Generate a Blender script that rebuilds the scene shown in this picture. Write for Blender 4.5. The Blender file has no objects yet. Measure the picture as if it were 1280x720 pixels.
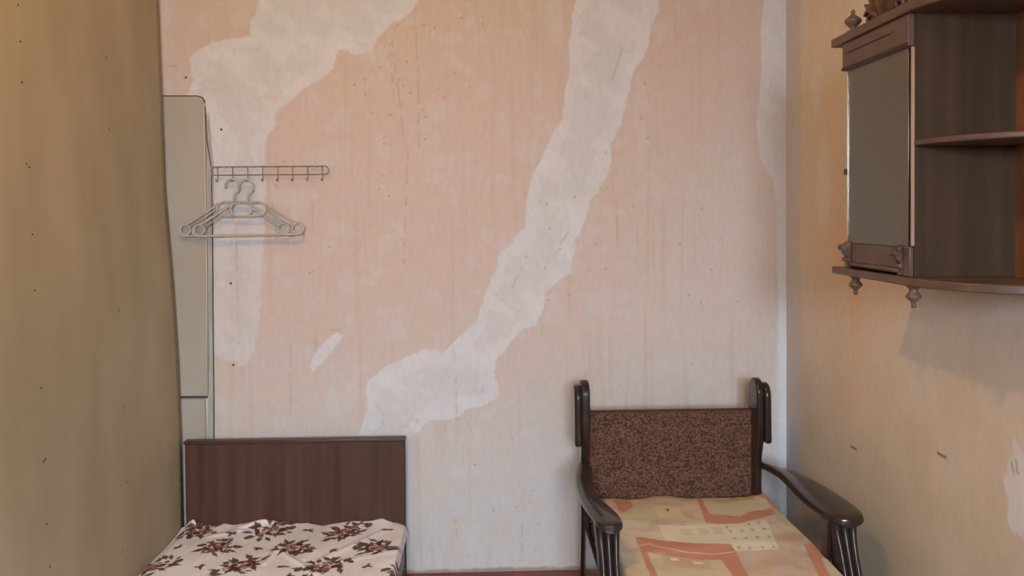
import bpy, bmesh, math, random
import numpy as np
from mathutils import Matrix, Vector

# ------------------------------------------------------------------ camera
H = 1.495
F_PX = 950.0
YAW, PIT, ROL = math.radians(1.9), math.radians(1.0), math.radians(0.4)
S = bpy.context.scene
ROTM = (Matrix.Rotation(-YAW, 3, 'Z') @ Matrix.Rotation(math.pi/2 - PIT, 3, 'X') @ Matrix.Rotation(-ROL, 3, 'Z'))
cd = bpy.data.cameras.new('camera'); cam = bpy.data.objects.new('camera', cd)
S.collection.objects.link(cam)
cam.matrix_world = Matrix.Translation((0, 0, H)) @ ROTM.to_4x4()
cd.sensor_width = 36; cd.lens = F_PX/1280*36; cd.shift_y = -(360-283.5)/1280; cd.clip_start = .02
S.camera = cam

# ------------------------------------------------------------------ light
S.view_settings.view_transform = 'Standard'; S.view_settings.look = 'None'
S.view_settings.gamma = 1; S.view_settings.exposure = 0.0
w = bpy.data.worlds.new('world'); S.world = w; w.use_nodes = True
w.node_tree.nodes['Background'].inputs[0].default_value = (.75, .87, 1, 1)
w.node_tree.nodes['Background'].inputs[1].default_value = 0.38
def lamp(name, typ, loc, energy, col, **k):
    l = bpy.data.lights.new(name, typ); l.energy = energy; l.color = col
    for a, b in k.items(): setattr(l, a, b)
    o = bpy.data.objects.new(name, l); o.location = loc; S.collection.objects.link(o); return o
# bare warm bulb near the ceiling in the middle of the room
lamp('bulb_light', 'POINT', (-.56, 1.36, 2.84), 37, (1, .62, .25), shadow_soft_size=.03)
# daylight through the window behind the camera
a = lamp('window_daylight', 'AREA', (.1, -4.0, 2.65), 1270, (.73, .86, 1), shape='RECTANGLE', size=3.4, size_y=1.9)
a.rotation_euler = (math.radians(72), 0, 0)

# ------------------------------------------------------------------ helpers
def ray(x, y):
    return ROTM @ Vector(((x-640)/F_PX, -(y-283.5)/F_PX, -1))
def on_y(x, y, Y):
    d = ray(x, y); t = Y/d[1]; return (d[0]*t, H + d[2]*t)          # -> X, Z on the back wall
def on_z(x, y, Z):
    d = ray(x, y); t = (Z-H)/d[2]; return (d[0]*t, d[1]*t)          # -> X, Y on a level surface
def on_x(x, y, X):
    d = ray(x, y); t = X/d[0]; return (d[1]*t, H + d[2]*t)          # -> Y, Z on the right wall
def lin(c):
    return tuple(((v/255)/12.92 if v/255 <= .04045 else ((v/255+.055)/1.055)**2.4) for v in c)

def tag(o, label=None, cat=None, group=None, kind=None):
    if label: o['label'] = label
    if cat: o['category'] = cat
    if group: o['group'] = group
    if kind: o['kind'] = kind
    return o
def empty(name, loc, label, cat, group=None):
    o = bpy.data.objects.new(name, None); o.location = loc; o.empty_display_size = .05
    S.collection.objects.link(o); return tag(o, label, cat, group)
def link(name, me, mat=None, parent=None):
    o = bpy.data.objects.new(name, me); S.collection.objects.link(o)
    if mat: me.materials.append(mat)
    if parent:
        o.parent = parent
        p = Vector((0, 0, 0)); q = parent
        while q: p += q.location; q = q.parent
        o.location = -p                                              # geometry is written in world metres
    return o
def mesh_bm(name, bm, mat, parent=None, smooth=False, bevel=0, seg=2):
    bmesh.ops.recalc_face_normals(bm, faces=bm.faces)
    me = bpy.data.meshes.new(name); bm.to_mesh(me); bm.free()
    if smooth or bevel:
        for p in me.polygons: p.use_smooth = True
        if not smooth: me.set_sharp_from_angle(angle=math.radians(35))
    o = link(name, me, mat, parent)
    if bevel:
        m = o.modifiers.new('bevel', 'BEVEL'); m.width = bevel; m.segments = seg; m.limit_method = 'ANGLE'
        m.angle_limit = math.radians(35)
    return o
def box(bm, x0, x1, y0, y1, z0, z1):
    vs = [bm.verts.new((x, y, z)) for x in (x0, x1) for y in (y0, y1) for z in (z0, z1)]
    for f in ((0,1,3,2), (4,6,7,5), (0,4,5,1), (2,3,7,6), (0,2,6,4), (1,5,7,3)): bm.faces.new([vs[i] for i in f])
def bx(name, d, mat, parent=None, bevel=0):
    bm = bmesh.new(); box(bm, *d); return mesh_bm(name, bm, mat, parent, bevel=bevel)
def prism(bm, pts, f):
    """pts: 2-D outline; f(p, side) -> 3-D, side 0/1"""
    a = [bm.verts.new(f(p, 0)) for p in pts]; b = [bm.verts.new(f(p, 1)) for p in pts]
    bm.faces.new(a); bm.faces.new(b[::-1]); n = len(pts)
    for i in range(n): bm.faces.new((a[i], a[(i+1) % n], b[(i+1) % n], b[i]))
def tube(bm, pts, r, n=8, closed=False):
    pts = [Vector(p) for p in pts]; N = len(pts); rings = []
    for i, p in enumerate(pts):
        a = pts[i-1] if (i or closed) else pts[0]; b = pts[(i+1) % N] if (i < N-1 or closed) else pts[-1]
        t = (b-a).normalized()
        u = t.cross(Vector((0, 1, 0)))
        if u.length < .2: u = t.cross(Vector((1, 0, 0)))
        u.normalize(); v = t.cross(u)
        rr = r[i] if isinstance(r, (list, tuple)) else r
        rings.append([bm.verts.new(p + u*rr*math.cos(2*math.pi*k/n) + v*rr*math.sin(2*math.pi*k/n)) for k in range(n)])
    for i in range(N if closed else N-1):
        A, B = rings[i], rings[(i+1) % N]
        best = 0
        if closed and i == N-1:
            best = min(range(n), key=lambda s: (A[0].co-B[s].co).length)
        for k in range(n): bm.faces.new((A[k], A[(k+1) % n], B[(k+1+best) % n], B[(k+best) % n]))
    if not closed: bm.faces.new(rings[0]); bm.faces.new(rings[-1])
def lathe(bm, prof, cx, cy, n=24):
    """prof: (radius, z)"""
    rings = [[bm.verts.new((cx+max(r, 1e-4)*math.cos(2*math.pi*k/n), cy+max(r, 1e-4)*math.sin(2*math.pi*k/n), z)) for k in range(n)] for r, z in prof]
    for A, B in zip(rings, rings[1:]):
        for k in range(n): bm.faces.new((A[k], A[(k+1) % n], B[(k+1) % n], B[k]))
    bm.faces.new(rings[0]); bm.faces.new(rings[-1])
def arc(cx, cz, r, a0, a1, n, y):
    return [(cx+r*math.cos(math.radians(a0+(a1-a0)*i/n)), y, cz+r*math.sin(math.radians(a0+(a1-a0)*i/n))) for i in range(n+1)]

rng = np.random.default_rng(7)
def vnoise(u, v, seed=0):
    L = np.random.default_rng(seed).random((257, 257)); L[-1] = L[0]; L[:, -1] = L[:, 0]
    iu = np.floor(u).astype(int); iv = np.floor(v).astype(int); fu = u-iu; fv = v-iv
    fu = fu*fu*(3-2*fu); fv = fv*fv*(3-2*fv); iu %= 256; iv %= 256
    return (L[iu, iv]*(1-fu)*(1-fv)+L[iu+1, iv]*fu*(1-fv)+L[iu, iv+1]*(1-fu)*fv+L[iu+1, iv+1]*fu*fv)
def fbm(u, v, seed=0, o=4):
    s = 0; a = .5; t = 0
    for k in range(o): s = s+a*vnoise(u*2**k, v*2**k, seed+k); t += a; a *= .5
    return s/t
def sdf(poly, U, V):
    """signed distance, positive inside"""
    P = np.array(poly, float); d2 = np.full(U.shape, 1e9); ins = np.zeros(U.shape, bool)
    for i in range(len(P)):
        ax, ay = P[i]; bx_, by = P[(i+1) % len(P)]
        ex, ey = bx_-ax, by-ay; wx, wy = U-ax, V-ay
        t = np.clip((wx*ex+wy*ey)/(ex*ex+ey*ey+1e-12), 0, 1)
        d2 = np.minimum(d2, (wx-t*ex)**2+(wy-t*ey)**2)
        c = (ay > V) != (by > V)
        with np.errstate(divide='ignore', invalid='ignore'):
            ins ^= c & (U < ex*(V-ay)/(by-ay if by != ay else 1e-9)+ax)
    return np.where(ins, 1, -1)*np.sqrt(d2)
def sst(a, b, x):
    t = np.clip((x-a)/(b-a), 0, 1); return t*t*(3-2*t)
def mix(c, col, m):
    return c*(1-m[..., None])+np.array(col)*m[..., None]
def grid_mesh(name, X, Y, Z, col=None, mat=None, parent=None):
    """X,Y,Z arrays (n,m); col (n,m,3) linear"""
    n, m = X.shape; me = bpy.data.meshes.new(name)
    co = np.stack([X, Y, Z], -1).reshape(-1, 3)
    i = np.arange(n*m).reshape(n, m)
    f = np.stack([i[:-1, :-1], i[1:, :-1], i[1:, 1:], i[:-1, 1:]], -1).reshape(-1, 4)
    me.vertices.add(n*m); me.vertices.foreach_set('co', co.astype(np.float32).ravel())
    me.loops.add(f.size); me.loops.foreach_set('vertex_index', f.astype(np.int32).ravel())
    me.polygons.add(len(f)); me.polygons.foreach_set('loop_start', (np.arange(len(f))*4).astype(np.int32))
    me.polygons.foreach_set('use_smooth', np.ones(len(f), bool))
    me.update(calc_edges=True)
    if col is not None:
        at = me.color_attributes.new('paint', 'FLOAT_COLOR', 'POINT')
        at.data.foreach_set('color', np.concatenate([col, np.ones((n, m, 1))], -1).astype(np.float32).ravel())
    return link(name, me, mat, parent)

# ------------------------------------------------------------------ materials
def mat(name, col=(.5, .5, .5), rough=.6, metal=0, coat=0, spec=.5):
    m = bpy.data.materials.new(name); m.use_nodes = True; b = m.node_tree.nodes['Principled BSDF']
    b.inputs['Base Color'].default_value = (*col, 1); b.inputs['Roughness'].default_value = rough
    b.inputs['Metallic'].default_value = metal; b.inputs['Coat Weight'].default_value = coat
    b.inputs['Coat Roughness'].default_value = .08; b.inputs['Specular IOR Level'].default_value = spec
    return m, m.node_tree.nodes, m.node_tree.links, b
def noise_mat(name, c1, c2, scale=(5, 5, 5), detail=6, rough=.6, bump=0, bump_scale=None, metal=0, coat=0, spec=.5, lo=.35, hi=.65, attr=None):
    m, N, L, b = mat(name, c1, rough, metal, coat, spec)
    tc = N.new('ShaderNodeTexCoord'); mp = N.new('ShaderNodeMapping'); mp.inputs['Scale'].default_value = scale
    L.new(tc.outputs['Object'], mp.inputs['Vector'])
    nz = N.new('ShaderNodeTexNoise'); nz.inputs['Scale'].default_value = 1; nz.inputs['Detail'].default_value = detail
    L.new(mp.outputs[0], nz.inputs['Vector'])
    cr = N.new('ShaderNodeValToRGB'); cr.color_ramp.elements[0].position = lo; cr.color_ramp.elements[1].position = hi
    cr.color_ramp.elements[0].color = (*c1, 1); cr.color_ramp.elements[1].color = (*c2, 1)
    L.new(nz.outputs['Fac'], cr.inputs['Fac'])
    src = cr.outputs[0]
    if attr:
        at = N.new('ShaderNodeVertexColor'); at.layer_name = attr
        mx = N.new('ShaderNodeMix'); mx.data_type = 'RGBA'; mx.blend_type = 'MULTIPLY'; mx.inputs['Factor'].default_value = 1
        L.new(at.outputs[0], mx.inputs['A']); L.new(src, mx.inputs['B']); src = mx.outputs['Result']
    L.new(src, b.inputs['Base Color'])
    if bump:
        n2 = N.new('ShaderNodeTexNoise'); n2.inputs['Scale'].default_value = 1; n2.inputs['Detail'].default_value = 4
        mp2 = N.new('ShaderNodeMapping'); mp2.inputs['Scale'].default_value = bump_scale or scale
        L.new(tc.outputs['Object'], mp2.inputs['Vector']); L.new(mp2.outputs[0], n2.inputs['Vector'])
        bp = N.new('ShaderNodeBump'); bp.inputs['Strength'].default_value = bump; bp.inputs['Distance'].default_value = .002
        L.new(n2.outputs['Fac'], bp.inputs['Height']); L.new(bp.outputs[0], b.inputs['Normal'])
    return m
g1 = (.94, .94, .94); g2 = (1, 1, 1)
M_wall = noise_mat('painted_wallpaper', g1, g2, (60, 60, 25), 5, .85, .25, (90, 90, 90), attr='paint', spec=.25)
M_sheet = noise_mat('hardboard', (.335, .278, .184), (.400, .338, .232), (4, 4, 1.3), 7, .6, .12, (150, 150, 150), spec=.35)
M_panel = noise_mat('grey_hardboard', (.36, .318, .262), (.40, .355, .295), (5, 5, 2), 6, .6, .1, (120, 120, 120), spec=.3)
M_strip = noise_mat('pale_green_strip', (.30, .31, .28), (.40, .41, .37), (20, 20, 6), 5, .6, .2, spec=.3)
M_veneer = noise_mat('dark_veneer', (.050, .021, .013), (.094, .040, .025), (26, 26, 1.2), 8, .5, .05, (60, 60, 4), spec=.3, lo=.28, hi=.74)
M_veneer_trim = noise_mat('veneer_trim', (.060, .024, .018), (.085, .036, .026), (2, 30, 30), 6, .4, coat=.1)
M_lacquer = noise_mat('dark_lacquer', (.017, .009, .008), (.028, .015, .012), (8, 8, 3), 5, .30, coat=.55, spec=.25)
M_leg = noise_mat('dark_lacquer_worn', (.020, .011, .009), (.032, .018, .014), (8, 8, 3), 5, .34, coat=.12, spec=.25)
M_cab = noise_mat('cabinet_wood', (.040, .022, .012), (.066, .036, .019), (30, 30, 2.0), 7, .5, .05, (60, 60, 4), spec=.2, lo=.3, hi=.7)
M_cab_board = noise_mat('cabinet_board', (.090, .052, .037), (.128, .076, .053), (12, 12, 12), 6, .42, coat=.1, spec=.35)
M_cab_red = noise_mat('cabinet_back_lamplit_veneer', (.17, .060, .024), (.23, .085, .036), (30, 30, 2.5), 7, .4, coat=.2)  # reddish veneer, with the warm lamplight on it mixed into the colour
M_carved = noise_mat('carved_wood', (.055, .026, .018), (.13, .066, .042), (30, 30, 30), 4, .45, .6, (110, 110, 110), coat=.2)
M_edge = noise_mat('light_edge_wood', (.34, .20, .14), (.42, .26, .18), (20, 20, 5), 4, .5)
M_mirror = mat('aged_mirror', (.20, .188, .148), .30, 1)[0]
M_bright = mat('mirror_bevel', (.85, .83, .78), .15, 1)[0]
M_fabric = noise_mat('brown_woven_fabric', (.046, .019, .014), (.205, .108, .070), (135, 135, 170), 3, .95, .9, (260, 260, 260), spec=.1, lo=.34, hi=.74)
M_cloth = noise_mat('printed_cloth', (.95, .95, .95), g2, (300, 300, 300), 2, .95, .2, (400, 400, 400), attr='paint', spec=.1)
M_mattress = noise_mat('mattress_ticking', (.55, .5, .45), (.6, .56, .5), (40, 40, 40), 3, .9)
M_greygreen = noise_mat('grey_green_board', (.27, .28, .25), (.34, .35, .32), (8, 8, 8), 4, .6)
M_wire = mat('grey_wire', (.27, .235, .20), .4, .45)[0]
M_plastic = noise_mat('grey_plastic', (.41, .385, .355), (.46, .43, .395), (30, 30, 30), 2, .35)
M_nail = mat('rusty_nail', (.05, .035, .025), .6, .3)[0]
M_dark = mat('dark_gap', (.06, .05, .04), .8)[0]
M_plank = noise_mat('red_brown_floor_paint', (.15, .042, .026), (.27, .085, .055), (3, 30, 30), 6, .38, .15, (4, 60, 60))
M_ceil = noise_mat('whitewash', (.62, .59, .54), (.68, .65, .6), (3, 3, 3), 4, .9)
M_frame = mat('white_window_paint', (.7, .7, .68), .4)[0]

# ------------------------------------------------------------------ room shell
BY, RX = 3.15, 1.2565           # back wall plane, right wall plane
CH = 2.95

# back wall: faded wallpaper with plaster repairs, proud by 2 mm
xs = np.arange(-1.75, RX+.004, .005); xs[-1] = RX; zs = np.concatenate([np.arange(0, 2.44, .005), np.arange(2.44, CH+.02, .03)])
X, Z = np.meshgrid(xs, zs, indexing='ij')
nA = fbm(X*14, Z*14, 3, 5)-.5; nB = fbm(X*45+9, Z*45, 13, 4)-.5
def W(pts): return [on_y(x, y, BY) for x, y in pts]
P1 = W([(330,-60),(322,0),(318,20),(311,28),(312,45),(290,50),(262,55),(245,65),(237,75),(240,100),(234,118),(240,140),(262,142),(264,170),(267,205),(269,230),(268,330),(266,400),(267,440),(280,450),(296,452),(299,460),(310,455),(318,440),(322,415),(326,380),(327,330),(331,290),(333,250),(330,205),(331,175),(342,160),(345,140),(360,130),(375,115),(400,100),(417,86),(422,62),(435,63),(440,68),(465,68),(470,50),(490,30),(510,20),(521,5),(530,-60)])
P1b = W([(429,419),(418,436),(404,452),(392,464),(387,458),(394,440),(405,428),(420,416)])
P2 = W([(728,-60),(722,0),(713,20),(716,35),(710,52),(712,90),(707,120),(703,148),(688,172),(678,195),(668,215),(662,235),(656,262),(655,285),(643,295),(640,305),(625,314),(620,335),(614,355),(608,365),(600,385),(596,400),(575,420),(553,442),(545,438),(530,437),(512,445),(490,455),(475,465),(460,475),(457,490),(460,505),(455,520),(447,545),(445,565),(505,570),(508,550),(520,543),(528,538),(530,530),(545,526),(555,527),(575,520),(582,512),(605,508),(622,497),(622,485),(617,465),(620,450),(630,440),(635,430),(640,425),(655,412),(668,408),(680,385),(683,365),(700,352),(714,340),(718,315),(720,300),(728,290),(733,265),(740,248),(748,240),(760,215),(765,200),(762,185),(775,160),(780,140),(785,115),(795,85),(805,70),(812,50),(815,30),(822,18),(829,-60)])
P3 = W([(957,-60),(955,0),(951,40),(952,90),(948,130),(946,160),(950,195),(958,215),(966,222),(971,260),(972,360),(969,470),(971,620),(1010,620),(1010,-60)])
C = np.zeros(X.shape+(3,)); C[:] = (.72, .525, .455)
C = mix(C, (.70, .50, .36), sst(1.9, 2.45, Z+.25*nA)*.55)                       # ochre tinge higher up
C = mix(C, (.66, .60, .565), sst(1.25, .15, Z+.5*nA)*.85)                        # paler lower down
C = mix(C, (.72, .60, .545), sst(.2, .75, X-.5*Z+.45+1.2*nA)*.55*sst(2.2, 1.5, Z))
C = mix(C, (.71, .55, .42), sst(.06, .22, nA)*.35)
C = mix(C, (.73, .62, .57), sst(.06, .22, -nA)*.45)
st = fbm(X*38, Z*1.5, 31, 3); C = mix(C, (.66, .46, .34), sst(.62, .8, st)*.45)   # vertical runs
st = fbm(X*70+40, Z*2.2, 37, 3); C = mix(C, (.62, .47, .40), sst(.68, .85, st)*.45)
C = C*np.array([.82, .885, .92])
relief = np.zeros(X.shape)
for P, jag in ((P1, .02), (P2, .018), (P1b, .008), (P3, .008)):
    d = sdf(P, X, Z)+nB*jag*.9+nA*jag*.8
    m = sst(-.004, .004, d)
    if P is P1: m = m*(1-.35*sst(1.75, 1.2, Z))
    if P is P3: m = m*(1-.45*sst(1.6, 1.45, Z))
    body = np.zeros_like(C); body[:] = (.625, .598, .607)
    body = mix(body, (.575, .55, .545), sst(.035, .085, d+.10*nA)*.7)
    cre = np.exp(-((d-.062+.12*nA)/.004)**2)*sst(.45, .6, fbm(X*9, Z*9, 51, 3))
    body = mix(body, (.48, .46, .44), cre*.5)
    smear = fbm(X*10+Z*14, Z*5-X*5, 61, 4); body = mix(body, (.66, .64, .65), sst(.5, .7, smear)*.6)
    body = mix(body, (.54, .52, .49), sst(.54, .78, fbm(X*12, Z*12, 71, 4))*.3)
    C = C*(1-m[..., None])+body*m[..., None]
    relief = np.maximum(relief, m*(.0016+.0012*(nA+.3*nB)))
# pipe-thin pale plaster ridge at the corner, rubbed bottom edge, pencil cracks
C = mix(C, (.66, .68, .69), sst(1.215, 1.235, X+.01*nA)*sst(1.9, .9, Z)*.75)
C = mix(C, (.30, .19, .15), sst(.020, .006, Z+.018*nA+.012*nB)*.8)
def stroke(pts, wd, col, k):
    global C
    pts = W(pts)
    for a_, b_ in zip(pts, pts[1:]):
        ex, ez = b_[0]-a_[0], b_[1]-a_[1]; t = np.clip(((X-a_[0])*ex+(Z-a_[1])*ez)/(ex*ex+ez*ez), 0, 1)
        d = np.hypot(X-a_[0]-t*ex, Z-a_[1]-t*ez); m = sst(wd, wd*.35, d)*k*sst(.35, .55, fbm(X*30+Z*31, Z*40, 91, 2))
        C = mix(C, col, m*.65)
for p in ([(519,5),(521,75)], [(522,80),(524,185)], [(487,55),(492,120)], [(490,50),(500,130),(505,180)], [(201,82),(236,83)], [(295,280),(298,430)], [(340,240),(345,300)],
          [(363,430),(364,520)], [(390,180),(391,290)], [(570,470),(571,545)], [(394,410),(395,440)], [(396,414),(425,412)], [(569,640),(571,672)], [(653,655),(652,690)], [(230,97),(233,96)],
          [(735,110),(727,135)], [(718,280),(700,305)], [(652,335),(640,360)], [(778,60),(765,100)], [(470,505),(480,532)], [(770,250),(772,300)], [(510,180),(505,330)]):
    stroke(p, .006, (.33, .23, .18), .5)
for k in range(70):                                                               # specks of old glue and nail holes
    r_ = random.Random(k); px, py = r_.choice([(490, 90), (510, 140), (390, 270), (700, 300), (880, 350), (640, 630), (800, 200), (560, 60)])
    px += r_.gauss(0, 28); py += r_.gauss(0, 50); wx, wz = on_y(px, py, BY)
    C = mix(C, (.28, .18, .13), sst(.006, .002, np.hypot(X-wx, Z-wz))*.7)
wall_back = grid_mesh('wall_back', X, BY-relief, Z, C, M_wall); tag(wall_back, kind='structure')

# right wall
ys = np.concatenate([np.arange(-2.3, 1.2, .05), np.arange(1.2, BY, .006), [BY]]); zs = np.concatenate([np.arange(0, 2.5, .008), np.arange(2.5, CH+.02, .03)])
Yg, Zg = np.meshgrid(ys, zs, indexing='ij')
nA = fbm(Yg*6, Zg*6, 103, 5)-.5; nB = fbm(Yg*30, Zg*30, 113, 4)-.5
X = Yg; Z = Zg; C = np.zeros(X.shape+(3,)); C[:] = (.66, .565, .42)
C = mix(C, (.655, .585, .465), sst(-.1, .14, nA)*.7)
C = mix(C, (.70, .47, .28), np.exp(-((Yg-2.62)/.16)**2-((Zg-1.25)/.42)**2)*.75*sst(-.25, .1, nA))   # orange damp stain
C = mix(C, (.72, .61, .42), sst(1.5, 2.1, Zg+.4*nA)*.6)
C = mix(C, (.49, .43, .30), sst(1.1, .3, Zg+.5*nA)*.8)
st = fbm(Yg*14, Zg*1.1, 131, 3); C = mix(C, (.58, .50, .36), sst(.55, .8, st)*.35)
for (px, py, ry, rz, k) in ((1020,110,.05,.12,.7), (1030,220,.06,.16,.6), (1005,20,.05,.1,.5), (1145,480,.10,.12,.15)):
    cy, cz = on_x(px, py, RX); C = mix(C, (.70, .67, .56), sst(1.2, .6, np.hypot((Yg-cy)/ry, (Zg-cz)/rz)+nA*1.2)*k)
cy, cz = on_x(1276, 612, RX); C = mix(C, (.68, .67, .62), sst(1.05, .95, np.hypot((Yg-cy)/.055, (Zg-cz)/.10)+nB*.9))
C = mix(C, (.56, .545, .52), sst(2.985, 3.02, Yg+.02*nA)*.8)                      # grey plaster smeared round the corner
def dash(p, q, wd, k):
    global C
    a_ = on_x(*p, RX); b_ = on_x(*q, RX); e0, e1 = b_[0]-a_[0], b_[1]-a_[1]
    t = np.clip(((Yg-a_[0])*e0+(Zg-a_[1])*e1)/(e0*e0+e1*e1), 0, 1)
    C = mix(C, (.10, .07, .05), sst(wd, wd*.4, np.hypot(Yg-a_[0]-t*e0, Zg-a_[1]-t*e1))*k)
dash((1064,558), (1070,562), .007, .9); dash((1172,566), (1182,571), .007, .9); dash((1265,578), (1266,590), .005, .5); dash((1270,577), (1272,590), .005, .5)
C = C*np.array([1.0, .965, 1.03])
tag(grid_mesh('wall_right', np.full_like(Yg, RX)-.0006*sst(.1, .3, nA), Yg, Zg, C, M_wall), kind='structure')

# left wall: bowed hardboard sheet leaning out a little towards the top
def left_x(z, y):
    zz = np.array([0, .26, .556, .907, 1.211, 1.591, 2.359, CH+.1]); xx = np.array([-1.24, -1.241, -1.243, -1.251, -1.266, -1.292, -1.309, -1.325])
    return np.interp(z, zz, xx)+.004*np.sin(y*3.1+z*1.3)*np.clip((3.1-y)*3, 0, 1)
ys = np.linspace(-2.3, 3.115, 140); zs = np.linspace(0, CH, 90); Yg, Zg = np.meshgrid(ys, zs, indexing='ij')
wl = grid_mesh('wall_left', left_x(Zg, Yg), Yg, Zg, None, M_sheet); tag(wl, kind='structure')
so = wl.modifiers.new('thickness', 'SOLIDIFY'); so.thickness = .006; so.offset = -1
bm = bmesh.new()
for px, py in [(22,6),(25,52),(27,103),(33,205),(36,209),(40,293),(43,363),(51,485),(56,574),(54,577),(58,655),(62,708),(132,72),(136,161),(148,388),(155,510),(158,603),(153,690),(201,88),(207,237),(213,358),(219,452),(224,600)]:
    if px > 195: y_, z_ = 3.09, on_y(px, py, 3.09)[1]
    else:
        y_, z_ = on_x(px, py, -1.27)
        for _ in range(5): y_, z_ = on_x(px, py, float(left_x(z_, y_)))
    x_ = float(left_x(z_, y_))
    ring = [bm.verts.new((x_+.0012, y_+.0042*math.cos(t*math.pi/3), z_+.0035*math.sin(t*math.pi/3))) for t in range(6)]
    c_ = bm.verts.new((x_+.0028, y_, z_))
    for t in range(6): bm.faces.new((ring[t], ring[(t+1) % 6], c_))
tag(mesh_bm('nail_heads', bm, M_nail, wl), kind='stuff')
# nails left in the back wall
bm = bmesh.new()
for px, py in [(277,162),(289,354),(292,456),(233,97),(264,322)]:
    wx, wz = on_y(px, py, BY)
    ring = [bm.verts.new((wx+.005*math.cos(t*math.pi/3), BY-.004, wz+.005*math.sin(t*math.pi/3))) for t in range(6)]
    c_ = bm.verts.new((wx, BY-.007, wz)); d_ = bm.verts.new((wx, BY+.002, wz))
    for t in range(6): bm.faces.new((ring[t], ring[(t+1) % 6], c_)); bm.faces.new((ring[t], ring[(t+1) % 6], d_))
tag(mesh_bm('nail_heads', bm, M_nail, wall_back), kind='stuff')

# floor of painted boards running along the back wall
fl = bx('floor', (-1.75, RX+.05, -2.3, BY+.05, -.06, -.024), M_dark); tag(fl, kind='structure')
y = BY; k = 0
while y > -2.2:
    bx('plank', (-1.75, RX, y-.118, y-.002, -.024, -.0005*(k % 3)), M_plank, fl, bevel=.002); y -= .12; k += 1
tag(bx('ceiling', (-1.8, RX+.05, -2.3, BY+.05, CH, CH+.05), M_ceil), kind='structure')
# rear wall with the window the daylight comes through
bm = bmesh.new()
for d in ((-1.8, -.6, -2.3, -2.2, 0, CH), (.8, RX+.05, -2.3, -2.2, 0, CH), (-.6, .8, -2.3, -2.2, 0, .85), (-.6, .8, -2.3, -2.2, 2.35, CH)): box(bm, *d)
tag(mesh_bm('wall_rear', bm, M_ceil), kind='structure')
wf = bx('window_1', (-.6, .8, -2.29, -2.21, .85, .9), M_frame); tag(wf, kind='structure')
for d in ((-.6, -.55, -2.28, -2.22, .9, 2.35), (.75, .8, -2.28, -2.22, .9, 2.35), (.08, .12, -2.27, -2.23, .9, 2.35), (-.55, .75, -2.28, -2.22, 2.3, 2.35)):
    bx('frame_bar', d, M_frame, wf)
# pale strip of plaster casing beside the boards on the back wall
bm = bmesh.new()
pts = W([(257,150),(261,150),(267,210),(267,330),(268,450),(268.5,640),(258,640),(261,500),(262,330),(260,210)])
prism(bm, pts, lambda p, s: (p[0], BY-.0005-.006*s, p[1]))
tag(mesh_bm('trim_1', bm, M_strip, bevel=.002), kind='structure')
bm = bmesh.new(); tube(bm, [(*on_y(x, y, BY), ) and (on_y(x, y, BY)[0], BY-.006, on_y(x, y, BY)[1]) for x, y in [(254,122),(257,135),(260,180),(265,210),(266.5,330),(267,420),(268,500),(268,640)]], .0022, 6)
mesh_bm('cord', bm, M_nail, bpy.data.objects['trim_1'], smooth=True)

# ------------------------------------------------------------------ boards on the back wall
def board(name, pts, label):
    t = empty(name, (-1.25, BY, on_y(230, pts[-1][1], BY)[1]), label, 'panel')
    P = W(pts); bm = bmesh.new(); prism(bm, P, lambda p, s: (p[0], BY-.001-.011*s, p[1])); mesh_bm('board', bm, M_panel, t, bevel=.0025)
    return t
t1 = board('hardboard_panel', [(190,121),(248,121),(254,123),(256.5,128),(257.5,160),(259,250),(260.5,350),(261,480),(261.5,492),(259,494.5),(190,494.5)], 'tall grey hardboard panel with rounded corner on the wall behind the hangers')
t2 = board('hardboard_panel', [(190,498.5),(257,498.5),(258,520),(259.5,640),(190,640)], 'short grey hardboard panel just above the left end of the headboard')
def edge_line(pts, mat_, par, nm, r, off):
    bm = bmesh.new(); tube(bm, [(on_y(x, y, BY)[0], BY-off, on_y(x, y, BY)[1]) for x, y in pts], r, 6); mesh_bm(nm, bm, mat_, par, smooth=True)
edge_line([(190,120.5),(248,120.5),(254,122.5),(257,128)], M_dark, t1, 'top_gap', .0028, .008)
edge_line([(190,496.5),(260,496)], M_dark, t1, 'seam', .0045, .006)
edge_line([(256,130),(257,180),(258.6,250),(260,350),(260.5,480)], M_edge_pale := mat('pale_board_edge', (.62, .58, .5), .7)[0], t1, 'pale_edge', .0018, .012)  # thin pale line along the board's right edge

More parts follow.
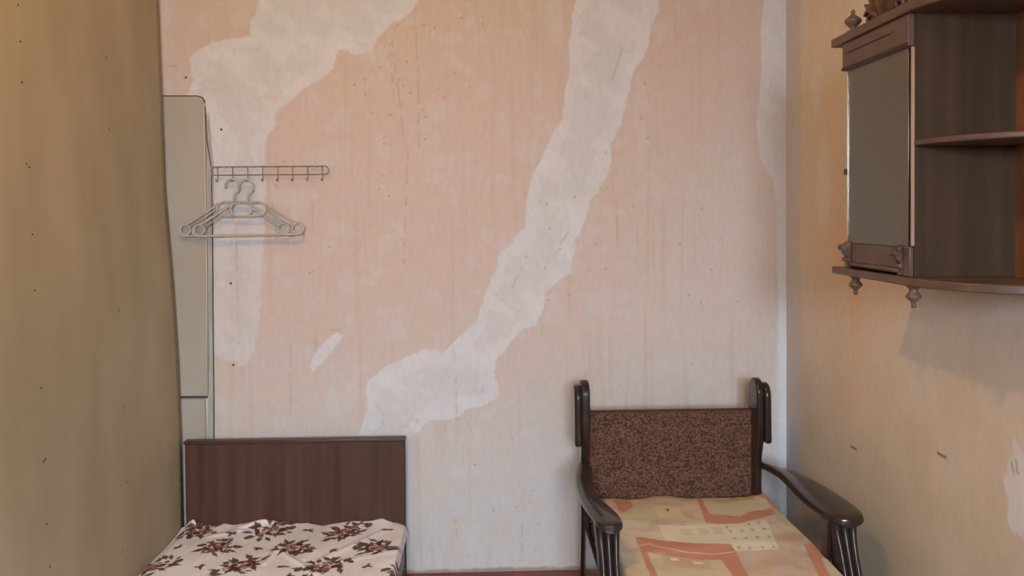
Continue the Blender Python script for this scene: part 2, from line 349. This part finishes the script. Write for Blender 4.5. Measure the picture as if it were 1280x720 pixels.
# ------------------------------------------------------------------ wire hook rack
rk = empty('wire_hook_rack', (*[(on_y(338, 213, BY)[0])], BY, on_y(338, 213, BY)[1]), 'narrow wire hook rail with eight hooks on the pink back wall', 'coat rack')
yy = BY-.022
def Y3(px, py, y=yy): x, z = on_y(px, py, BY-.02); return Vector((x, y, z))
bm = bmesh.new()
a_, b_ = Y3(269, 213.8), Y3(406, 212.6); hr = .0165; loop = []
for i in range(13): t = math.radians(90+180*i/12); loop.append(a_+Vector((hr*math.cos(t), 0, hr*math.sin(t))))
for i in range(13): t = math.radians(-90+180*i/12); loop.append(b_+Vector((hr*math.cos(t), 0, hr*math.sin(t))))
tube(bm, loop, .0024, 8, closed=True); mesh_bm('rail', bm, M_wire, rk, smooth=True)
hookx = [272.3, 291, 309.7, 328.5, 347.2, 365.8, 384.5, 403]
hook_top = []
for hx in hookx:
    t = (hx-269)/(406-269); c = a_.lerp(b_, t); bm = bmesh.new()
    top = c+Vector((0, -.003, hr)); low = c+Vector((0, -.003, -hr-.017))
    pts = [top, c+Vector((0, -.003, 0)), c+Vector((0, -.003, -hr)), low]
    for i in range(1, 8): an = math.radians(180+150*i/7); pts.append(low+Vector((0, -.009-.009*math.cos(an), .010*math.sin(an)*1.0)))
    tube(bm, pts, .0018, 6); mesh_bm('hook', bm, M_wire, rk, smooth=True)
    bm = bmesh.new(); bmesh.ops.create_icosphere(bm, subdivisions=2, radius=.0035, matrix=Matrix.Translation(pts[-1]))
    mesh_bm('hook_tip', bm, M_wire, rk, smooth=True)
    hook_top.append(low+Vector((0, -.009, -.0095)))
for hx in (281, 394):
    t = (hx-269)/(406-269); c = a_.lerp(b_, t)+Vector((0, 0, hr)); bm = bmesh.new()
    tube(bm, [c+Vector((0, -.004, 0)), Vector((c.x, BY+.002, c.z))], [.0045, .0035], 10); mesh_bm('wall_screw', bm, M_plastic, rk, smooth=True)

# ------------------------------------------------------------------ clothes hangers
def hanger(hook, dy, label, tilt):
    t = empty('clothes_hanger', (hook.x, hook.y, hook.z), label, 'clothes hanger', 'plastic clothes hangers on the wire rack')
    y = hook.y+dy; s = 1/ (F_PX/3.11); cx, tz = hook.x+.002, hook.z+.0045
    def P(px, pz, d=0): return Vector((cx+px*s*1.0+(-pz)*s*tilt, y+d, tz-pz*s+px*s*tilt))
    bm = bmesh.new(); pts = [P(-8.5, 9.5), P(-8.8, 5), P(-6.5, 1.2), P(-3, -.9), P(1, -.9), P(5, 1.2), P(7.6, 5.2), P(8, 10), P(5.8, 14.5), P(2.6, 17.5), P(1.6, 20), P(1.6, 27)]
    tube(bm, pts, [.0035]+[.0046]*11, 10); mesh_bm('hook', bm, M_plastic, t, smooth=True)
    bm = bmesh.new(); R_ = .0048; m = 2.0
    # shoulders, end rings and bottom bar as one loop
    lp = [P(m-15, 27.5), P(m+15, 27.5), P(m+19, 29), P(m+58, 54.5)]
    lp += [P(m+61+7*math.cos(q), 61-7*math.sin(q)) for q in [1.9, 1.2, .5, -.2, -.9, -1.5]]
    lp += [P(m-61+7*math.cos(q), 61.5-7*math.sin(q)) for q in [4.6, 4.0, 3.4, 2.7, 2.0, 1.5]]
    lp += [P(m-58, 54.5), P(m-19, 29)]
    tube(bm, lp, R_, 8, closed=True); mesh_bm('frame', bm, M_plastic, t, smooth=True)
    bm = bmesh.new(); ov = [P(m-13+8.5*math.cos(q)*(1 if math.cos(q) < 0 else 0), 36-8.5*math.sin(q)) for q in np.linspace(math.pi/2, 3*math.pi/2, 9)]
    ov += [P(m+13+8.5*math.cos(q), 36-8.5*math.sin(q)) for q in np.linspace(-math.pi/2, math.pi/2, 9)]
    tube(bm, ov, .004, 8, closed=True); mesh_bm('center_loop', bm, M_plastic, t, smooth=True)
    for sgn in (-1, 1):
        bm = bmesh.new(); tube(bm, [P(m+sgn*22, 36), P(m+sgn*54, 58.5)], .0028, 6)
        mesh_bm('inner_rib', bm, M_plastic, t, smooth=True)
    for sgn in (-1, 1):
        bm = bmesh.new(); c = P(m+sgn*59.5, 60.5); r = 6*s
        tube(bm, [c+Vector((r*math.cos(q), 0, r*math.sin(q))) for q in np.linspace(0, 2*math.pi, 15)[:-1]], .0036, 8, closed=True); mesh_bm('end_ring', bm, M_plastic, t, smooth=True)
    return t
hanger(hook_top[1], -.0, 'left one of two grey plastic clothes hangers on the wire rail', .006)
hanger(hook_top[2], -.012, 'right one of two grey plastic clothes hangers on the wire rail', .012)

# ------------------------------------------------------------------ bed
bx0, bx1 = -1.226, -.340
bed = empty('bed', (-.78, 2.15, 0), 'low single bed with dark brown wooden headboard beside the hardboard wall', 'bed')
bx('headboard', (bx0+.004, bx1-.002, 3.085, 3.108, .05, .576), M_veneer, bed, bevel=.002)
bx('headboard_cap', (bx0, bx1+.004, 3.079, 3.114, .574, .588), M_veneer_trim, bed, bevel=.004)
bx('edge_strip', (bx1-.002, bx1+.002, 3.083, 3.110, .0, .574), M_lacquer, bed)
for x_ in (bx0+.01, bx1-.05):
    for y_ in (3.05, 1.22): bx('leg', (x_, x_+.045, y_, y_+.035, 0, .12), M_veneer_trim, bed, bevel=.003)
for x_ in (bx0+.006, bx1-.022): bx('side_rail', (x_, x_+.018, 1.22, 3.084, .07, .205), M_greygreen, bed, bevel=.003)
bx('footboard', (bx0+.004, bx1-.002, 1.195, 1.22, .05, .36), M_veneer, bed, bevel=.002)
bx('mattress', (bx0+.012, bx1-.02, 1.23, 3.07, .09, .218), M_mattress, bed, bevel=.02)

# flowered bedspread
us = np.linspace(0, 1, 372); ys = np.concatenate([np.arange(3.083, 2.3, -.0035), np.arange(2.3, 1.215, -.012)])
U, Yg = np.meshgrid(us, ys, indexing='ij')
X0, X1 = -1.236, -.331; Xg = X0+(X1-X0)*U
edge_px = np.array([(232,657),(237,653),(241,650),(246,653),(256,659),(265,658),(275,656),(290,658),(318,654),(340,653),(370,656),(385,656),(402,659),(420,656),(440,654),(465,653),(478,650.5),(490,655.5),(498,657),(506,660)], float)
ex = np.array([on_y(a, b, 3.075) for a, b in edge_px])
zedge = np.interp(Xg, ex[:, 0], ex[:, 1])
back = np.exp(-((3.083-Yg)/.05))
zb = .236+.010*(fbm(U*5, Yg*5, 201, 3)-.5)
Zg = zb*(1-back)+zedge*back
# folds: a few long soft creases + fine wrinkling
def crease(p, q, wdt, amp):
    a_ = on_z(*p, .24); b_ = on_z(*q, .24); e0, e1 = b_[0]-a_[0], b_[1]-a_[1]
    t = np.clip(((Xg-a_[0])*e0+(Yg-a_[1])*e1)/(e0*e0+e1*e1), 0, 1)
    return amp*np.exp(-(np.hypot(Xg-a_[0]-t*e0, Yg-a_[1]-t*e1)/wdt)**2)
Zg = Zg+crease((331,706), (352,680), .010, .007)+crease((398,700), (480,664), .014, .0035)+crease((380,700), (385,670), .012, .003)+crease((430,700), (490,690), .012, .0025)
Zg = Zg+crease((300,662), (345,655), .012, .008)+crease((262,672), (300,665), .014, .005)+crease((350,690), (395,718), .010, .005)
Zg = Zg+.007*(fbm(Xg*16, Yg*9, 211, 3)-.5)
Zg -= .03*sst(.985, 1, U)+.012*sst(.04, 0, U)
Yw = Yg+0*U
base = np.zeros(Xg.shape+(3,)); base[:] = lin((228, 222, 223))
C = base*(.94+.12*fbm(Xg*30, Yg*30, 221, 3))[..., None]
C = mix(C, lin((232, 226, 224)), sst(.62, .75, fbm(Xg*60, Yg*60, 231, 2))*.35)
DG, DB, RD, DR, PK, CR = lin((86, 80, 66)), lin((84, 58, 52)), lin((146, 104, 94)), lin((94, 60, 56)), lin((208, 172, 162)), lin((226, 208, 200))
def ell(cx, cy, a, b, an, col, k=1, pointed=False):
    global C
    r = max(a, b)*1.1; ix = np.where((Xg[:, 0] > cx-r) & (Xg[:, 0] < cx+r))[0]; iy = np.where((ys > cy-r) & (ys < cy+r))[0]
    if len(ix) == 0 or len(iy) == 0: return
    sl = (slice(ix[0], ix[-1]+1), slice(iy[0], iy[-1]+1))
    dx, dy = Xg[sl]-cx, Yg[sl]-cy; c, s = math.cos(an), math.sin(an); p = (dx*c+dy*s)/a; q = (-dx*s+dy*c)/b
    d = p*p+np.abs(q)/(np.clip(1-np.abs(p), .02, 1)) if pointed else p*p+q*q
    C[sl] = mix(C[sl], col, sst(1.12, .88, d)*k)
def rose(cx, cy, an, st, seed, sc=1.0):
    r_ = random.Random(seed); ca, sa = math.cos(an), math.sin(an)
    def q(u, v): return cx+(u*ca*st-v*sa)*sc, cy+(u*sa*st+v*ca)*sc
    for k in range(24):
        t = k*2*math.pi/24+r_.uniform(-.25, .25); R = r_.uniform(.034, .086); x_, y_ = q(R*math.cos(t), R*math.sin(t)*.85)
        ell(x_, y_, r_.uniform(.020, .044)*sc, r_.uniform(.007, .015)*sc, an+t+r_.uniform(-.9, .9), (DG, DB, DG, DR)[r_.randrange(4)], .95, True)
    for sx in (.078, -.075):
        x_, y_ = q(sx, .03*r_.uniform(-1, 1)); ell(x_, y_, .020*sc, .013*sc, an+.5, DG); ell(x_, y_, .011*sc, .004*sc, an+.3, lin((120, 105, 88)), .8)
    for k in range(9):
        t = k*2*math.pi/9+r_.uniform(-.35, .35); R = r_.uniform(.018, .046); x_, y_ = q(R*math.cos(t), R*.8*math.sin(t))
        ell(x_, y_, r_.uniform(.014, .024)*sc, r_.uniform(.009, .015)*sc, an+t+r_.uniform(.5, 1.8), RD if k % 2 else (DR if k % 3 else DB))
    for k in range(9):
        t = r_.uniform(0, 6.28); R = r_.uniform(.005, .052); x_, y_ = q(R*math.cos(t), R*.8*math.sin(t))
        ell(x_, y_, r_.uniform(.008, .016)*sc, r_.uniform(.003, .0055)*sc, r_.uniform(0, 3.14), PK if r_.random() < .6 else CR, .85)
    ell(*q(.004, 0), .013*sc, .012*sc, an, RD); ell(*q(-.008, -.008), .012*sc, .005*sc, an-.6, DR)
def sprig(cx, cy, seed):
    r_ = random.Random(seed)
    for k in range(4):
        t = r_.uniform(0, 6.28); ell(cx+.012*math.cos(t), cy+.012*math.sin(t), .017, .0065, t, (DB, DG, DR)[k % 3], .95, True)
    ell(cx, cy, .008, .007, 0, DR)
placed = []
for i, (px, py, an, st) in enumerate([(250,665,.4,1.1),(272,685,-.3,1.0),(190,708,.5,1.25),(337,665,.45,1.25),(301,708,.4,1.3),(368,685,-.3,1.0),(433,665,.6,1.35),(470,684,-.3,1.05),(405,708,.5,1.3),(505,712,-.2,1.0)]):
    cx, cy = on_z(px, py, .24); rose(cx, cy, an, st*.95, i, .93); placed.append((cx, cy))
for i, (px, py) in enumerate([(224,685),(250,709),(289,668),(324,685),(386,663),(415,688),(355,709),(484,662.5),(459,707),(360,721)]):
    cx, cy = on_z(px, py, .24); sprig(cx, cy, 50+i)
for j, ycen in enumerate(np.arange(2.55, 1.25, -.16)):                            # rows nearer than the frame shows
    for i in range(3): rose(-1.12+i*.31+(.15 if j % 2 else 0), ycen, .3*(-1)**j, 1.1, 100+j*3+i)
    for i in range(3): sprig(-.97+i*.31+(.15 if j % 2 else 0), ycen+.02, 200+j*3+i)
bs = grid_mesh('bedspread', Xg, Yw, Zg, C, M_cloth)
tag(bs, 'white bedspread printed with brown and red rose sprays on the low bed', 'bedspread')
so = bs.modifiers.new('thickness', 'SOLIDIFY'); so.thickness = .004; so.offset = -1

# ------------------------------------------------------------------ armchair
ch = empty('armchair', (.72, 2.55, 0), 'dark lacquered wooden armchair with brown woven backrest in the right corner', 'armchair')
# backrest
bm = bmesh.new(); box(bm, .372, 1.035, 2.915, 2.945, .30, .722); bk = mesh_bm('backrest', bm, M_fabric, ch, bevel=.006, seg=3)
bx('piping', (.376, 1.031, 2.911, 2.949, .717, .7235), M_fabric, bk, bevel=.002)
def side_profile(name, prof, x0, x1, par, bv=.008):
    bm = bmesh.new(); prism(bm, prof, lambda p, s: (x0 if s == 0 else x1, p[0], p[1])); return mesh_bm(name, bm, M_lacquer, par, bevel=bv, seg=3)
def post_prof(dz=0):
    pts = [(2.925, 0), (2.965, 0), (2.955, .30), (2.95, .50), (2.955, .70)]
    pts += [(2.90+.052*math.cos(t), .802+.052*math.sin(t)) for t in np.linspace(0, math.pi, 9)]
    pts += [(2.845, .70), (2.85, .62), (2.87, .55), (2.875, .45), (2.87, .30)]
    return pts
def wing_prof():
    pts = [(2.93, .612), (2.93, .76)]
    pts += [(2.885+.045*math.cos(t), .79+.05*math.sin(t)) for t in np.linspace(0, math.pi, 9)]
    pts += [(2.838, .70), (2.835, .612)]
    return pts
po = side_profile('post', post_prof(), .352, .386, ch); side_profile('wing', wing_prof(), .326, .353, po, .01)
po = side_profile('post', post_prof(), 1.024, 1.052, ch); side_profile('wing', wing_prof(), 1.051, 1.078, po, .01)
# armrests, one sweep of stations each
def catmull(tab, n=6):
    out = []
    for i in range(len(tab)-1):
        p0, p1, p2, p3 = [np.array(tab[max(0, min(len(tab)-1, i+k))], float) for k in (-1, 0, 1, 2)]
        for j in range(n):
            t = j/n; out.append(.5*((2*p1)+(-p0+p2)*t+(2*p0-5*p1+4*p2-p3)*t*t+(-p0+3*p1-3*p2+p3)*t**3))
    out.append(np.array(tab[-1], float)); return out
def arm(tab):
    bm = bmesh.new(); rings = []
    for y_, xa, xb, z_ in catmull(tab):
        h = .026; b = min(.009, (xb-xa)*.3); rings.append([bm.verts.new(p) for p in
            ((xa+b, y_, z_), ((xa+xb)/2, y_, z_+.0015), (xb-b, y_, z_), (xb-b*.3, y_, z_-b*.35), (xb, y_, z_-b), (xb, y_, z_-h+b*.7), (xb-b, y_, z_-h), (xa+b, y_, z_-h), (xa, y_, z_-h+b*.7), (xa, y_, z_-b), (xa+b*.3, y_, z_-b*.35))])
    for A, B in zip(rings, rings[1:]):
        for k in range(11): bm.faces.new((A[k], A[(k+1) % 11], B[(k+1) % 11], B[k]))
    bm.faces.new(rings[0]); bm.faces.new(rings[-1]); o = mesh_bm('armrest', bm, M_lacquer, ch, smooth=True); o.data.set_sharp_from_angle(angle=math.radians(30)); return o
arm([(2.86,.340,.386,.548),(2.80,.328,.386,.552),(2.70,.310,.372,.553),(2.60,.303,.364,.552),(2.50,.303,.368,.555),(2.42,.309,.384,.558),(2.34,.320,.402,.560),(2.285,.329,.406,.560),(2.262,.338,.398,.558),(2.255,.350,.385,.556)])
arm([(2.88,1.040,1.074,.530),(2.80,1.040,1.082,.545),(2.70,1.042,1.108,.556),(2.60,1.038,1.136,.560),(2.50,1.032,1.152,.560),(2.42,1.032,1.162,.560),(2.34,1.040,1.164,.560),(2.29,1.052,1.155,.560),(2.27,1.068,1.138,.558),(2.262,1.085,1.12,.556)])
# reeded front legs, bowed forward
def front_leg(xc, wd):
    bm = bmesh.new(); rings = []
    for z_, yc, k in catmull([(.535, 2.345, 1.0), (.50, 2.340, .92), (.44, 2.318, .80), (.36, 2.285, .80), (.26, 2.262, .84), (.14, 2.285, .86), (.05, 2.31, .92), (0, 2.31, .95)], 5):
        R_ = []
        for i in range(25):                                                       # three reeds across the front
            u = i/24; R_.append((xc+(u-.5)*wd*k, yc-.028-.013*abs(math.sin(u*3*math.pi))**.6))
        R_ += [(xc+.5*wd*k, yc+.03), (xc-.5*wd*k, yc+.03)]
        rings.append([bm.verts.new((a, b, z_)) for a, b in R_])
    n = 27
    for A, B in zip(rings, rings[1:]):
        for k in range(n): bm.faces.new((A[k], A[(k+1) % n], B[(k+1) % n], B[k]))
    bm.faces.new(rings[0]); bm.faces.new(rings[-1]); return mesh_bm('front_leg', bm, M_leg, ch, bevel=.0)
for o in (front_leg(.366, .078), front_leg(1.105, .082)):
    for p in o.data.polygons: p.use_smooth = True
    o.data.set_sharp_from_angle(angle=math.radians(60))
# side panels with an arched opening
def side_panel(x0, x1, full):
    bm = bmesh.new()
    for d in ((x0, x1, 2.33, 2.37, .06, .53), (x0, x1, 2.86, 2.90, .06, .34), (x0, x1, 2.36, 2.87, .06, .30)): box(bm, *d)
    if full: prism(bm, [(2.365, .29), (2.365, .50), (2.45, .50), (2.42, .42), (2.43, .34), (2.52, .29)], lambda p, s: (x0 if s == 0 else x1, p[0], p[1]))
    mesh_bm('side_panel', bm, M_lacquer, ch, bevel=.003)
side_panel(.362, .382, True); side_panel(1.056, 1.072, False)
bx('seat_rail', (.40, 1.06, 2.36, 2.385, .24, .31), M_lacquer, ch, bevel=.003)
bx('seat_rail', (.386, 1.024, 2.86, 2.885, .24, .31), M_lacquer, ch, bevel=.003)
bx('seat_cushion', (.412, 1.056, 1.90, 2.905, .30, .385), M_mattress, ch, bevel=.025)
for x_ in (.44, .99):
    bx('extension_leg', (x_, x_+.035, 1.95, 1.985, 0, .30), M_lacquer, ch, bevel=.003)

# patterned blanket on the seat
us = np.linspace(0, 1, 300); ys = np.concatenate([np.arange(2.908, 2.15, -.003), np.arange(2.15, 1.885, -.01)])
U, Yg = np.meshgrid(us, ys, indexing='ij'); X0, X1 = .400, 1.078
Xg = X0+(X1-X0)*U
e = np.array([(740,626),(770,626),(783,628),(800,626.5),(818,622.5),(835,622.5),(860,626),(900,625.5),(930,624.5),(943,622),(953,618),(962,620),(975,626)], float)
ex = np.array([on_y(a_, b_, 2.90) for a_, b_ in e]); zed = np.interp(Xg, ex[:, 0], ex[:, 1])
bk_ = np.exp(-((2.908-Yg)/.035)); Zg = .400*(1-bk_)+zed*bk_+.008*(fbm(Xg*9, Yg*9, 301, 3)-.5)*(1-bk_)
Zg += -.045*sst(.965, 1.0, U)**1.4-.045*sst(.035, 0, U)**1.4
Zg += .002*np.exp(-((Yg-2.44-.03*np.sin(Xg*9))/.03)**2)+.006*np.exp(-((Xg-1.05)/.03)**2-((Yg-2.88)/.05)**2)
C = np.zeros(Xg.shape+(3,)); C[:] = lin((210, 190, 166))
n1 = fbm(Xg*13, Yg*13, 311, 4); n2 = fbm(Xg*10+7, Yg*10, 321, 4); n3 = fbm(Xg*40, Yg*40, 341, 3)
C = mix(C, lin((214, 202, 170)), sst(.46, .66, n1)*.8); C = mix(C, lin((198, 168, 148)), sst(.50, .68, n2)*.75); C = mix(C, lin((206, 192, 186)), sst(.52, .7, fbm(Xg*11, Yg*11+5, 331, 3))*.6)
C = mix(C, lin((184, 168, 140)), sst(.55, .75, fbm(Xg*20, Yg*14+5, 351, 3))*.5)
def zone(pts, col, k=1.0, soft=.003, jag=.004):
    global C
    P = [on_z(x, y, .40) for x, y in pts]
    C = mix(C, lin(col), sst(-soft, soft, sdf(P, Xg, Yg)+(n3-.5)*jag)*k)
RE, CM, GN, WH = (197, 140, 118), (208, 193, 162), (188, 184, 142), (224, 217, 197)
zone([(766,625),(788,626),(792,634),(780,642),(774,640)], RE)
zone([(780,643),(800,634),(820,628),(824,650),(800,653),(786,650)], GN, .6, .012, .02)
zone([(816,634),(848,635.5),(857,650),(824,648.5)], (216, 196, 158), .8)
zone([(832,638),(836,638),(837,640.5),(833,640.5)], (90, 80, 70))
zone([(871,624),(880,624),(890,645),(905,646),(925,647),(937,641),(964,636),(972,643),(950,649.5),(925,656),(900,657),(882,655.5)], RE)
zone([(876,623),(940,620),(957,626),(965,635),(950,638),(937,641),(925,646.5),(905,644.5),(887,644.5)], CM)
zone([(886,627),(905,630),(925,627),(944,626),(938,623),(890,624)], (190, 168, 124), .7, .004, .02)
zone([(940,619),(955,616),(975,628),(990,645),(974,642),(966,636),(957,626)], RE)
zone([(968,641),(990,645),(1010,655),(1012,664),(990,660),(972,654)], GN, .75, .01, .02)
zone([(822,658),(870,658.5),(920,657),(958,651.5),(974,688),(917,691),(914,683.5),(870,682.5),(832,678.5)], WH, .9)
for x_ in (852, 872, 890): zone([(x_, 662.5), (x_+13, 662.5), (x_+17, 671), (x_+4, 671)], (200, 193, 162), .6, .004, .02)
for x_, y_ in [(948,655),(936,657),(913,666),(927.5,665.5),(940.5,664),(955,663),(918.5,675.5),(932.5,674.7),(946.5,673.6),(961,673),(923.7,686.7),(937,686.7),(952.7,685.7),(967,685.3),(908,661)]:
    zone([(x_-2.2, y_-1.5), (x_+1.6, y_-1.5), (x_+2.4, y_+1.5), (x_-1.4, y_+1.5)], (164, 158, 138), .75, .003)
zone([(794,674),(800,673),(832,678),(870,682),(914,683.5),(920,693),(942,735),(818,735)], RE)
zone([(809,692.5),(840,698),(865,700.5),(902,702),(924,735),(828,735)], CM)
zone([(822,693),(850,698),(886,702),(893,713),(860,712),(832,708)], (188, 178, 134), .7, .008, .02)
zone([(832,697),(878,702),(882,708),(842,706)], (205, 160, 132), .8, .008, .02)
zone([(838,698.5),(846,700),(848,702),(841,702)], (236, 226, 200), .8, .004, .01); zone([(866,703),(878,704),(880,706),(868,706)], (236, 226, 200), .8, .004, .01)
for a_, b_ in zip([(797,684),(812,681.5),(822,686),(836,688.5),(860,693),(890,694.5)], [(812,681.5),(822,686),(836,688.5),(860,693),(890,694.5),(918,692)]):
    zone([(a_[0], a_[1]-.5), (b_[0], b_[1]-.5), (b_[0], b_[1]+.6), (a_[0], a_[1]+.6)], (232, 200, 178), .9, .001, 0)
zone([(1005,684),(1024,679),(1038,698),(1027,700),(1044,735),(1030,735)], RE)
zone([(1027,700),(1037,698),(1072,735),(1048,735)], CM)
bl = grid_mesh('blanket', Xg, Yg, Zg, C, M_cloth)
tag(bl, 'faded orange and cream patchwork print blanket over the armchair seat', 'blanket')
so = bl.modifiers.new('thickness', 'SOLIDIFY'); so.thickness = .005; so.offset = -1

# ------------------------------------------------------------------ wall cabinet
cb = empty('wall_cabinet', (RX, 1.9, 1.32), 'dark wooden wall cabinet with mirror door and rounded open shelves on right wall', 'cabinet')
XF = 1.0
def quarter(name, z0, z1, x_front, y_side, yfar, mat_, rad=None, far_over=0, bv=.003, xin=None):
    """board: straight from yfar to y_side along x_front, then a quarter curve to the wall"""
    r = (RX-x_front) if rad is None else rad
    pts = [(RX, yfar), (x_front, yfar)] if yfar > y_side else []
    pts += [(RX-(RX-x_front)*math.cos(t), y_side-r*math.sin(t)) for t in np.linspace(0, math.pi/2, 17)]
    if yfar <= y_side: pts = [(RX, y_side)]+pts
    bm = bmesh.new(); prism(bm, pts, lambda p, s: (p[0], p[1], z0 if s == 0 else z1)); return mesh_bm(name, bm, mat_, cb, bevel=bv)
quarter('bottom_board', 1.318, 1.338, .985, 1.757, 2.14, M_cab_board, rad=.262)
quarter('top_board', 1.958, 1.982, .980, 1.757, 2.135, M_cab_board, rad=.268)
quarter('shelf', 1.647, 1.660, 1.004, 1.756, 1.0, M_cab_board, rad=.25)
bx('side_panel', (XF+.006, RX, 1.756, 1.772, 1.338, 1.958), M_cab, cb, bevel=.001)
bx('side_panel', (XF+.004, RX, 2.066, 2.082, 1.338, 1.958), M_cab, cb, bevel=.001)
bx('back_panel', (RX-.008, RX, 1.50, 1.757, 1.338, 1.958), M_cab_red, cb)
bx('back_panel', (RX-.008, RX, 1.771, 2.067, 1.338, 1.958), M_cab, cb)
# door: mirror glass with bright bevel at the far edge, pale batten at the near edge
door = bx('door', (XF+.004, XF+.014, 1.775, 2.066, 1.342, 1.955), M_cab, cb)
bx('mirror', (XF-.001, XF+.004, 1.770, 2.070, 1.408, 1.884), M_mirror, door, bevel=.0008)
bx('mirror_bevel', (XF-.0025, XF+.003, 2.0705, 2.074, 1.43, 1.872), M_bright, door)
bx('edge_batten', (XF-.001, XF+.006, 1.7565, 1.7605, 1.412, 1.880), M_edge, cb)
bx('hinge', (XF-.008, XF+.004, 2.074, 2.082, 1.596, 1.612), M_nail, door, bevel=.001)
# frieze under the cornice
bx('frieze', (XF-.010, XF+.006, 1.757, 2.086, 1.882, 1.958), M_cab_board, cb, bevel=.002)
bx('frieze_molding', (XF-.015, XF-.009, 1.83, 2.06, 1.928, 1.936), M_cab_board, cb, bevel=.002)
bx('frieze_molding', (XF-.0135, XF-.009, 1.757, 2.086, 1.883, 1.891), M_cab, cb, bevel=.002)
# lower rail with recessed panel and carved consoles
bx('lower_rail', (XF-.002, XF+.006, 1.79, 2.05, 1.352, 1.407), M_cab_board, cb, bevel=.002)
bm = bmesh.new(); tube(bm, [(XF-.006, 2.045, 1.351), (XF-.006, 1.80, 1.351)], .006, 10); mesh_bm('rail_molding', bm, M_cab_board, cb, smooth=True)
def console(y0):
    bm = bmesh.new()
    prof = [(XF+.004, 1.338), (XF-.006, 1.338), (XF-.008, 1.350), (XF-.004, 1.360), (XF-.008, 1.370), (XF-.016, 1.378), (XF-.020, 1.388), (XF-.018, 1.400), (XF-.010, 1.410), (XF+.004, 1.414)]
    prism(bm, prof, lambda p, s: (p[0], y0-.011+.022*s, p[1])); mesh_bm('console', bm, M_carved, cb, bevel=.003, seg=3)
    for dz, r in ((.395-.0, .009), (.362, .007)):
        bm = bmesh.new(); c = Vector((XF-.018 if r > .008 else XF-.008, y0, 1+dz))
        tube(bm, [c+Vector((0, -.014, 0)), c+Vector((0, .014, 0))], r, 14); mesh_bm('scroll', bm, M_carved, cb, bevel=.002)
console(2.066); console(1.800)
bx('corner_block', (XF-.006, XF+.006, 1.757, 1.787, 1.338, 1.410), M_cab_board, cb, bevel=.003)
# turned drops and urn finial
def drop(x_, y_, nm, flip=1, z0=1.318):
    prof = [(.017, 0), (.017, -.003), (.0115, -.006), (.0105, -.011), (.013, -.016), (.0185, -.022), (.0195, -.025), (.017, -.029), (.010, -.035), (.006, -.039), (.0055, -.044), (.0065, -.047), (.0055, -.0505), (.0035, -.052)]
    bm = bmesh.new(); lathe(bm, [(r*.92, z0+dz*flip) for r, dz in prof], x_, y_); mesh_bm(nm, bm, M_cab_board, cb, smooth=True)
drop(1.008, 2.045, 'drop_finial'); drop(1.002, 1.752, 'drop_finial')
bm = bmesh.new(); fz = 1.982
lathe(bm, [(r, fz+z_) for r, z_ in ((.016, 0), (.016, .003), (.0075, .006), (.0075, .010), (.013, .016), (.021, .025), (.0225, .030), (.020, .035), (.012, .042), (.006, .047), (.0045, .050), (.006, .053), (.0055, .057), (.002, .061))], 1.000, 2.045)
mesh_bm('urn_finial', bm, M_cab_board, cb, smooth=True)
# carved crest: palmette of overlapping leaves with side scrolls
def leaf(bm, y0, z0, an, ln, wd, th, x_):
    n = 8; L_, R_, Mi = [], [], []
    for i in range(n+1):
        t = i/n; wv = wd*math.sin(math.pi*min(1, t*.92+.08))**.8*(1-.25*t); bend = .25*ln*t*t
        cy, cz = y0+math.sin(an)*ln*t+math.cos(an)*0+math.copysign(bend, an)*.6, z0+math.cos(an)*ln*t
        py, pz = math.cos(an), -math.sin(an)
        L_.append(bm.verts.new((x_, cy-py*wv, cz-pz*wv))); R_.append(bm.verts.new((x_, cy+py*wv, cz+pz*wv))); Mi.append(bm.verts.new((x_-th*math.sin(math.pi*(.15+.8*t)), cy, cz)))
    Bk = [bm.verts.new((x_+.010, v.co.y*.5+u.co.y*.5, v.co.z*.5+u.co.z*.5)) for v, u in zip(L_, R_)]
    for i in range(n):
        for a, b in ((L_, Mi), (Mi, R_), (R_, Bk), (Bk, L_)): bm.faces.new((a[i], a[i+1], b[i+1], b[i]))
crest = None
bm = bmesh.new(); cyc = 1.882
prof = [(1.785, 1.98), (1.985, 1.98), (1.983, 2.01), (1.968, 2.03), (1.95, 2.05), (1.93, 2.09), (1.905, 2.12), (1.882, 2.135), (1.86, 2.12), (1.835, 2.09), (1.81, 2.05), (1.80, 2.02), (1.778, 2.00)]
prism(bm, prof, lambda p, s: (XF+.004+.012*s, p[0], p[1])); crest = mesh_bm('crest', bm, M_carved, cb, bevel=.003)
for k, an in enumerate((-1.15, -.8, -.45, -.15, .15, .45, .8, 1.15)):
    bm = bmesh.new(); leaf(bm, cyc+.055*math.sin(an)*.6, 1.988, an*.75, .115-.03*abs(an), .017, .014+.002*(k % 3), XF+.004-.001*(k % 2)); mesh_bm('carved_leaf', bm, M_carved, crest, smooth=True)
for sy, y_ in ((1, 1.955), (-1, 1.805)):
    bm = bmesh.new(); tube(bm, [(XF, y_+sy*.0-math.cos(t)*.002*t*sy*1.6, 1.998+math.sin(t)*.0028*t) for t in np.linspace(.6, 9, 26)], .0045, 8); mesh_bm('scroll', bm, M_carved, crest, smooth=True)
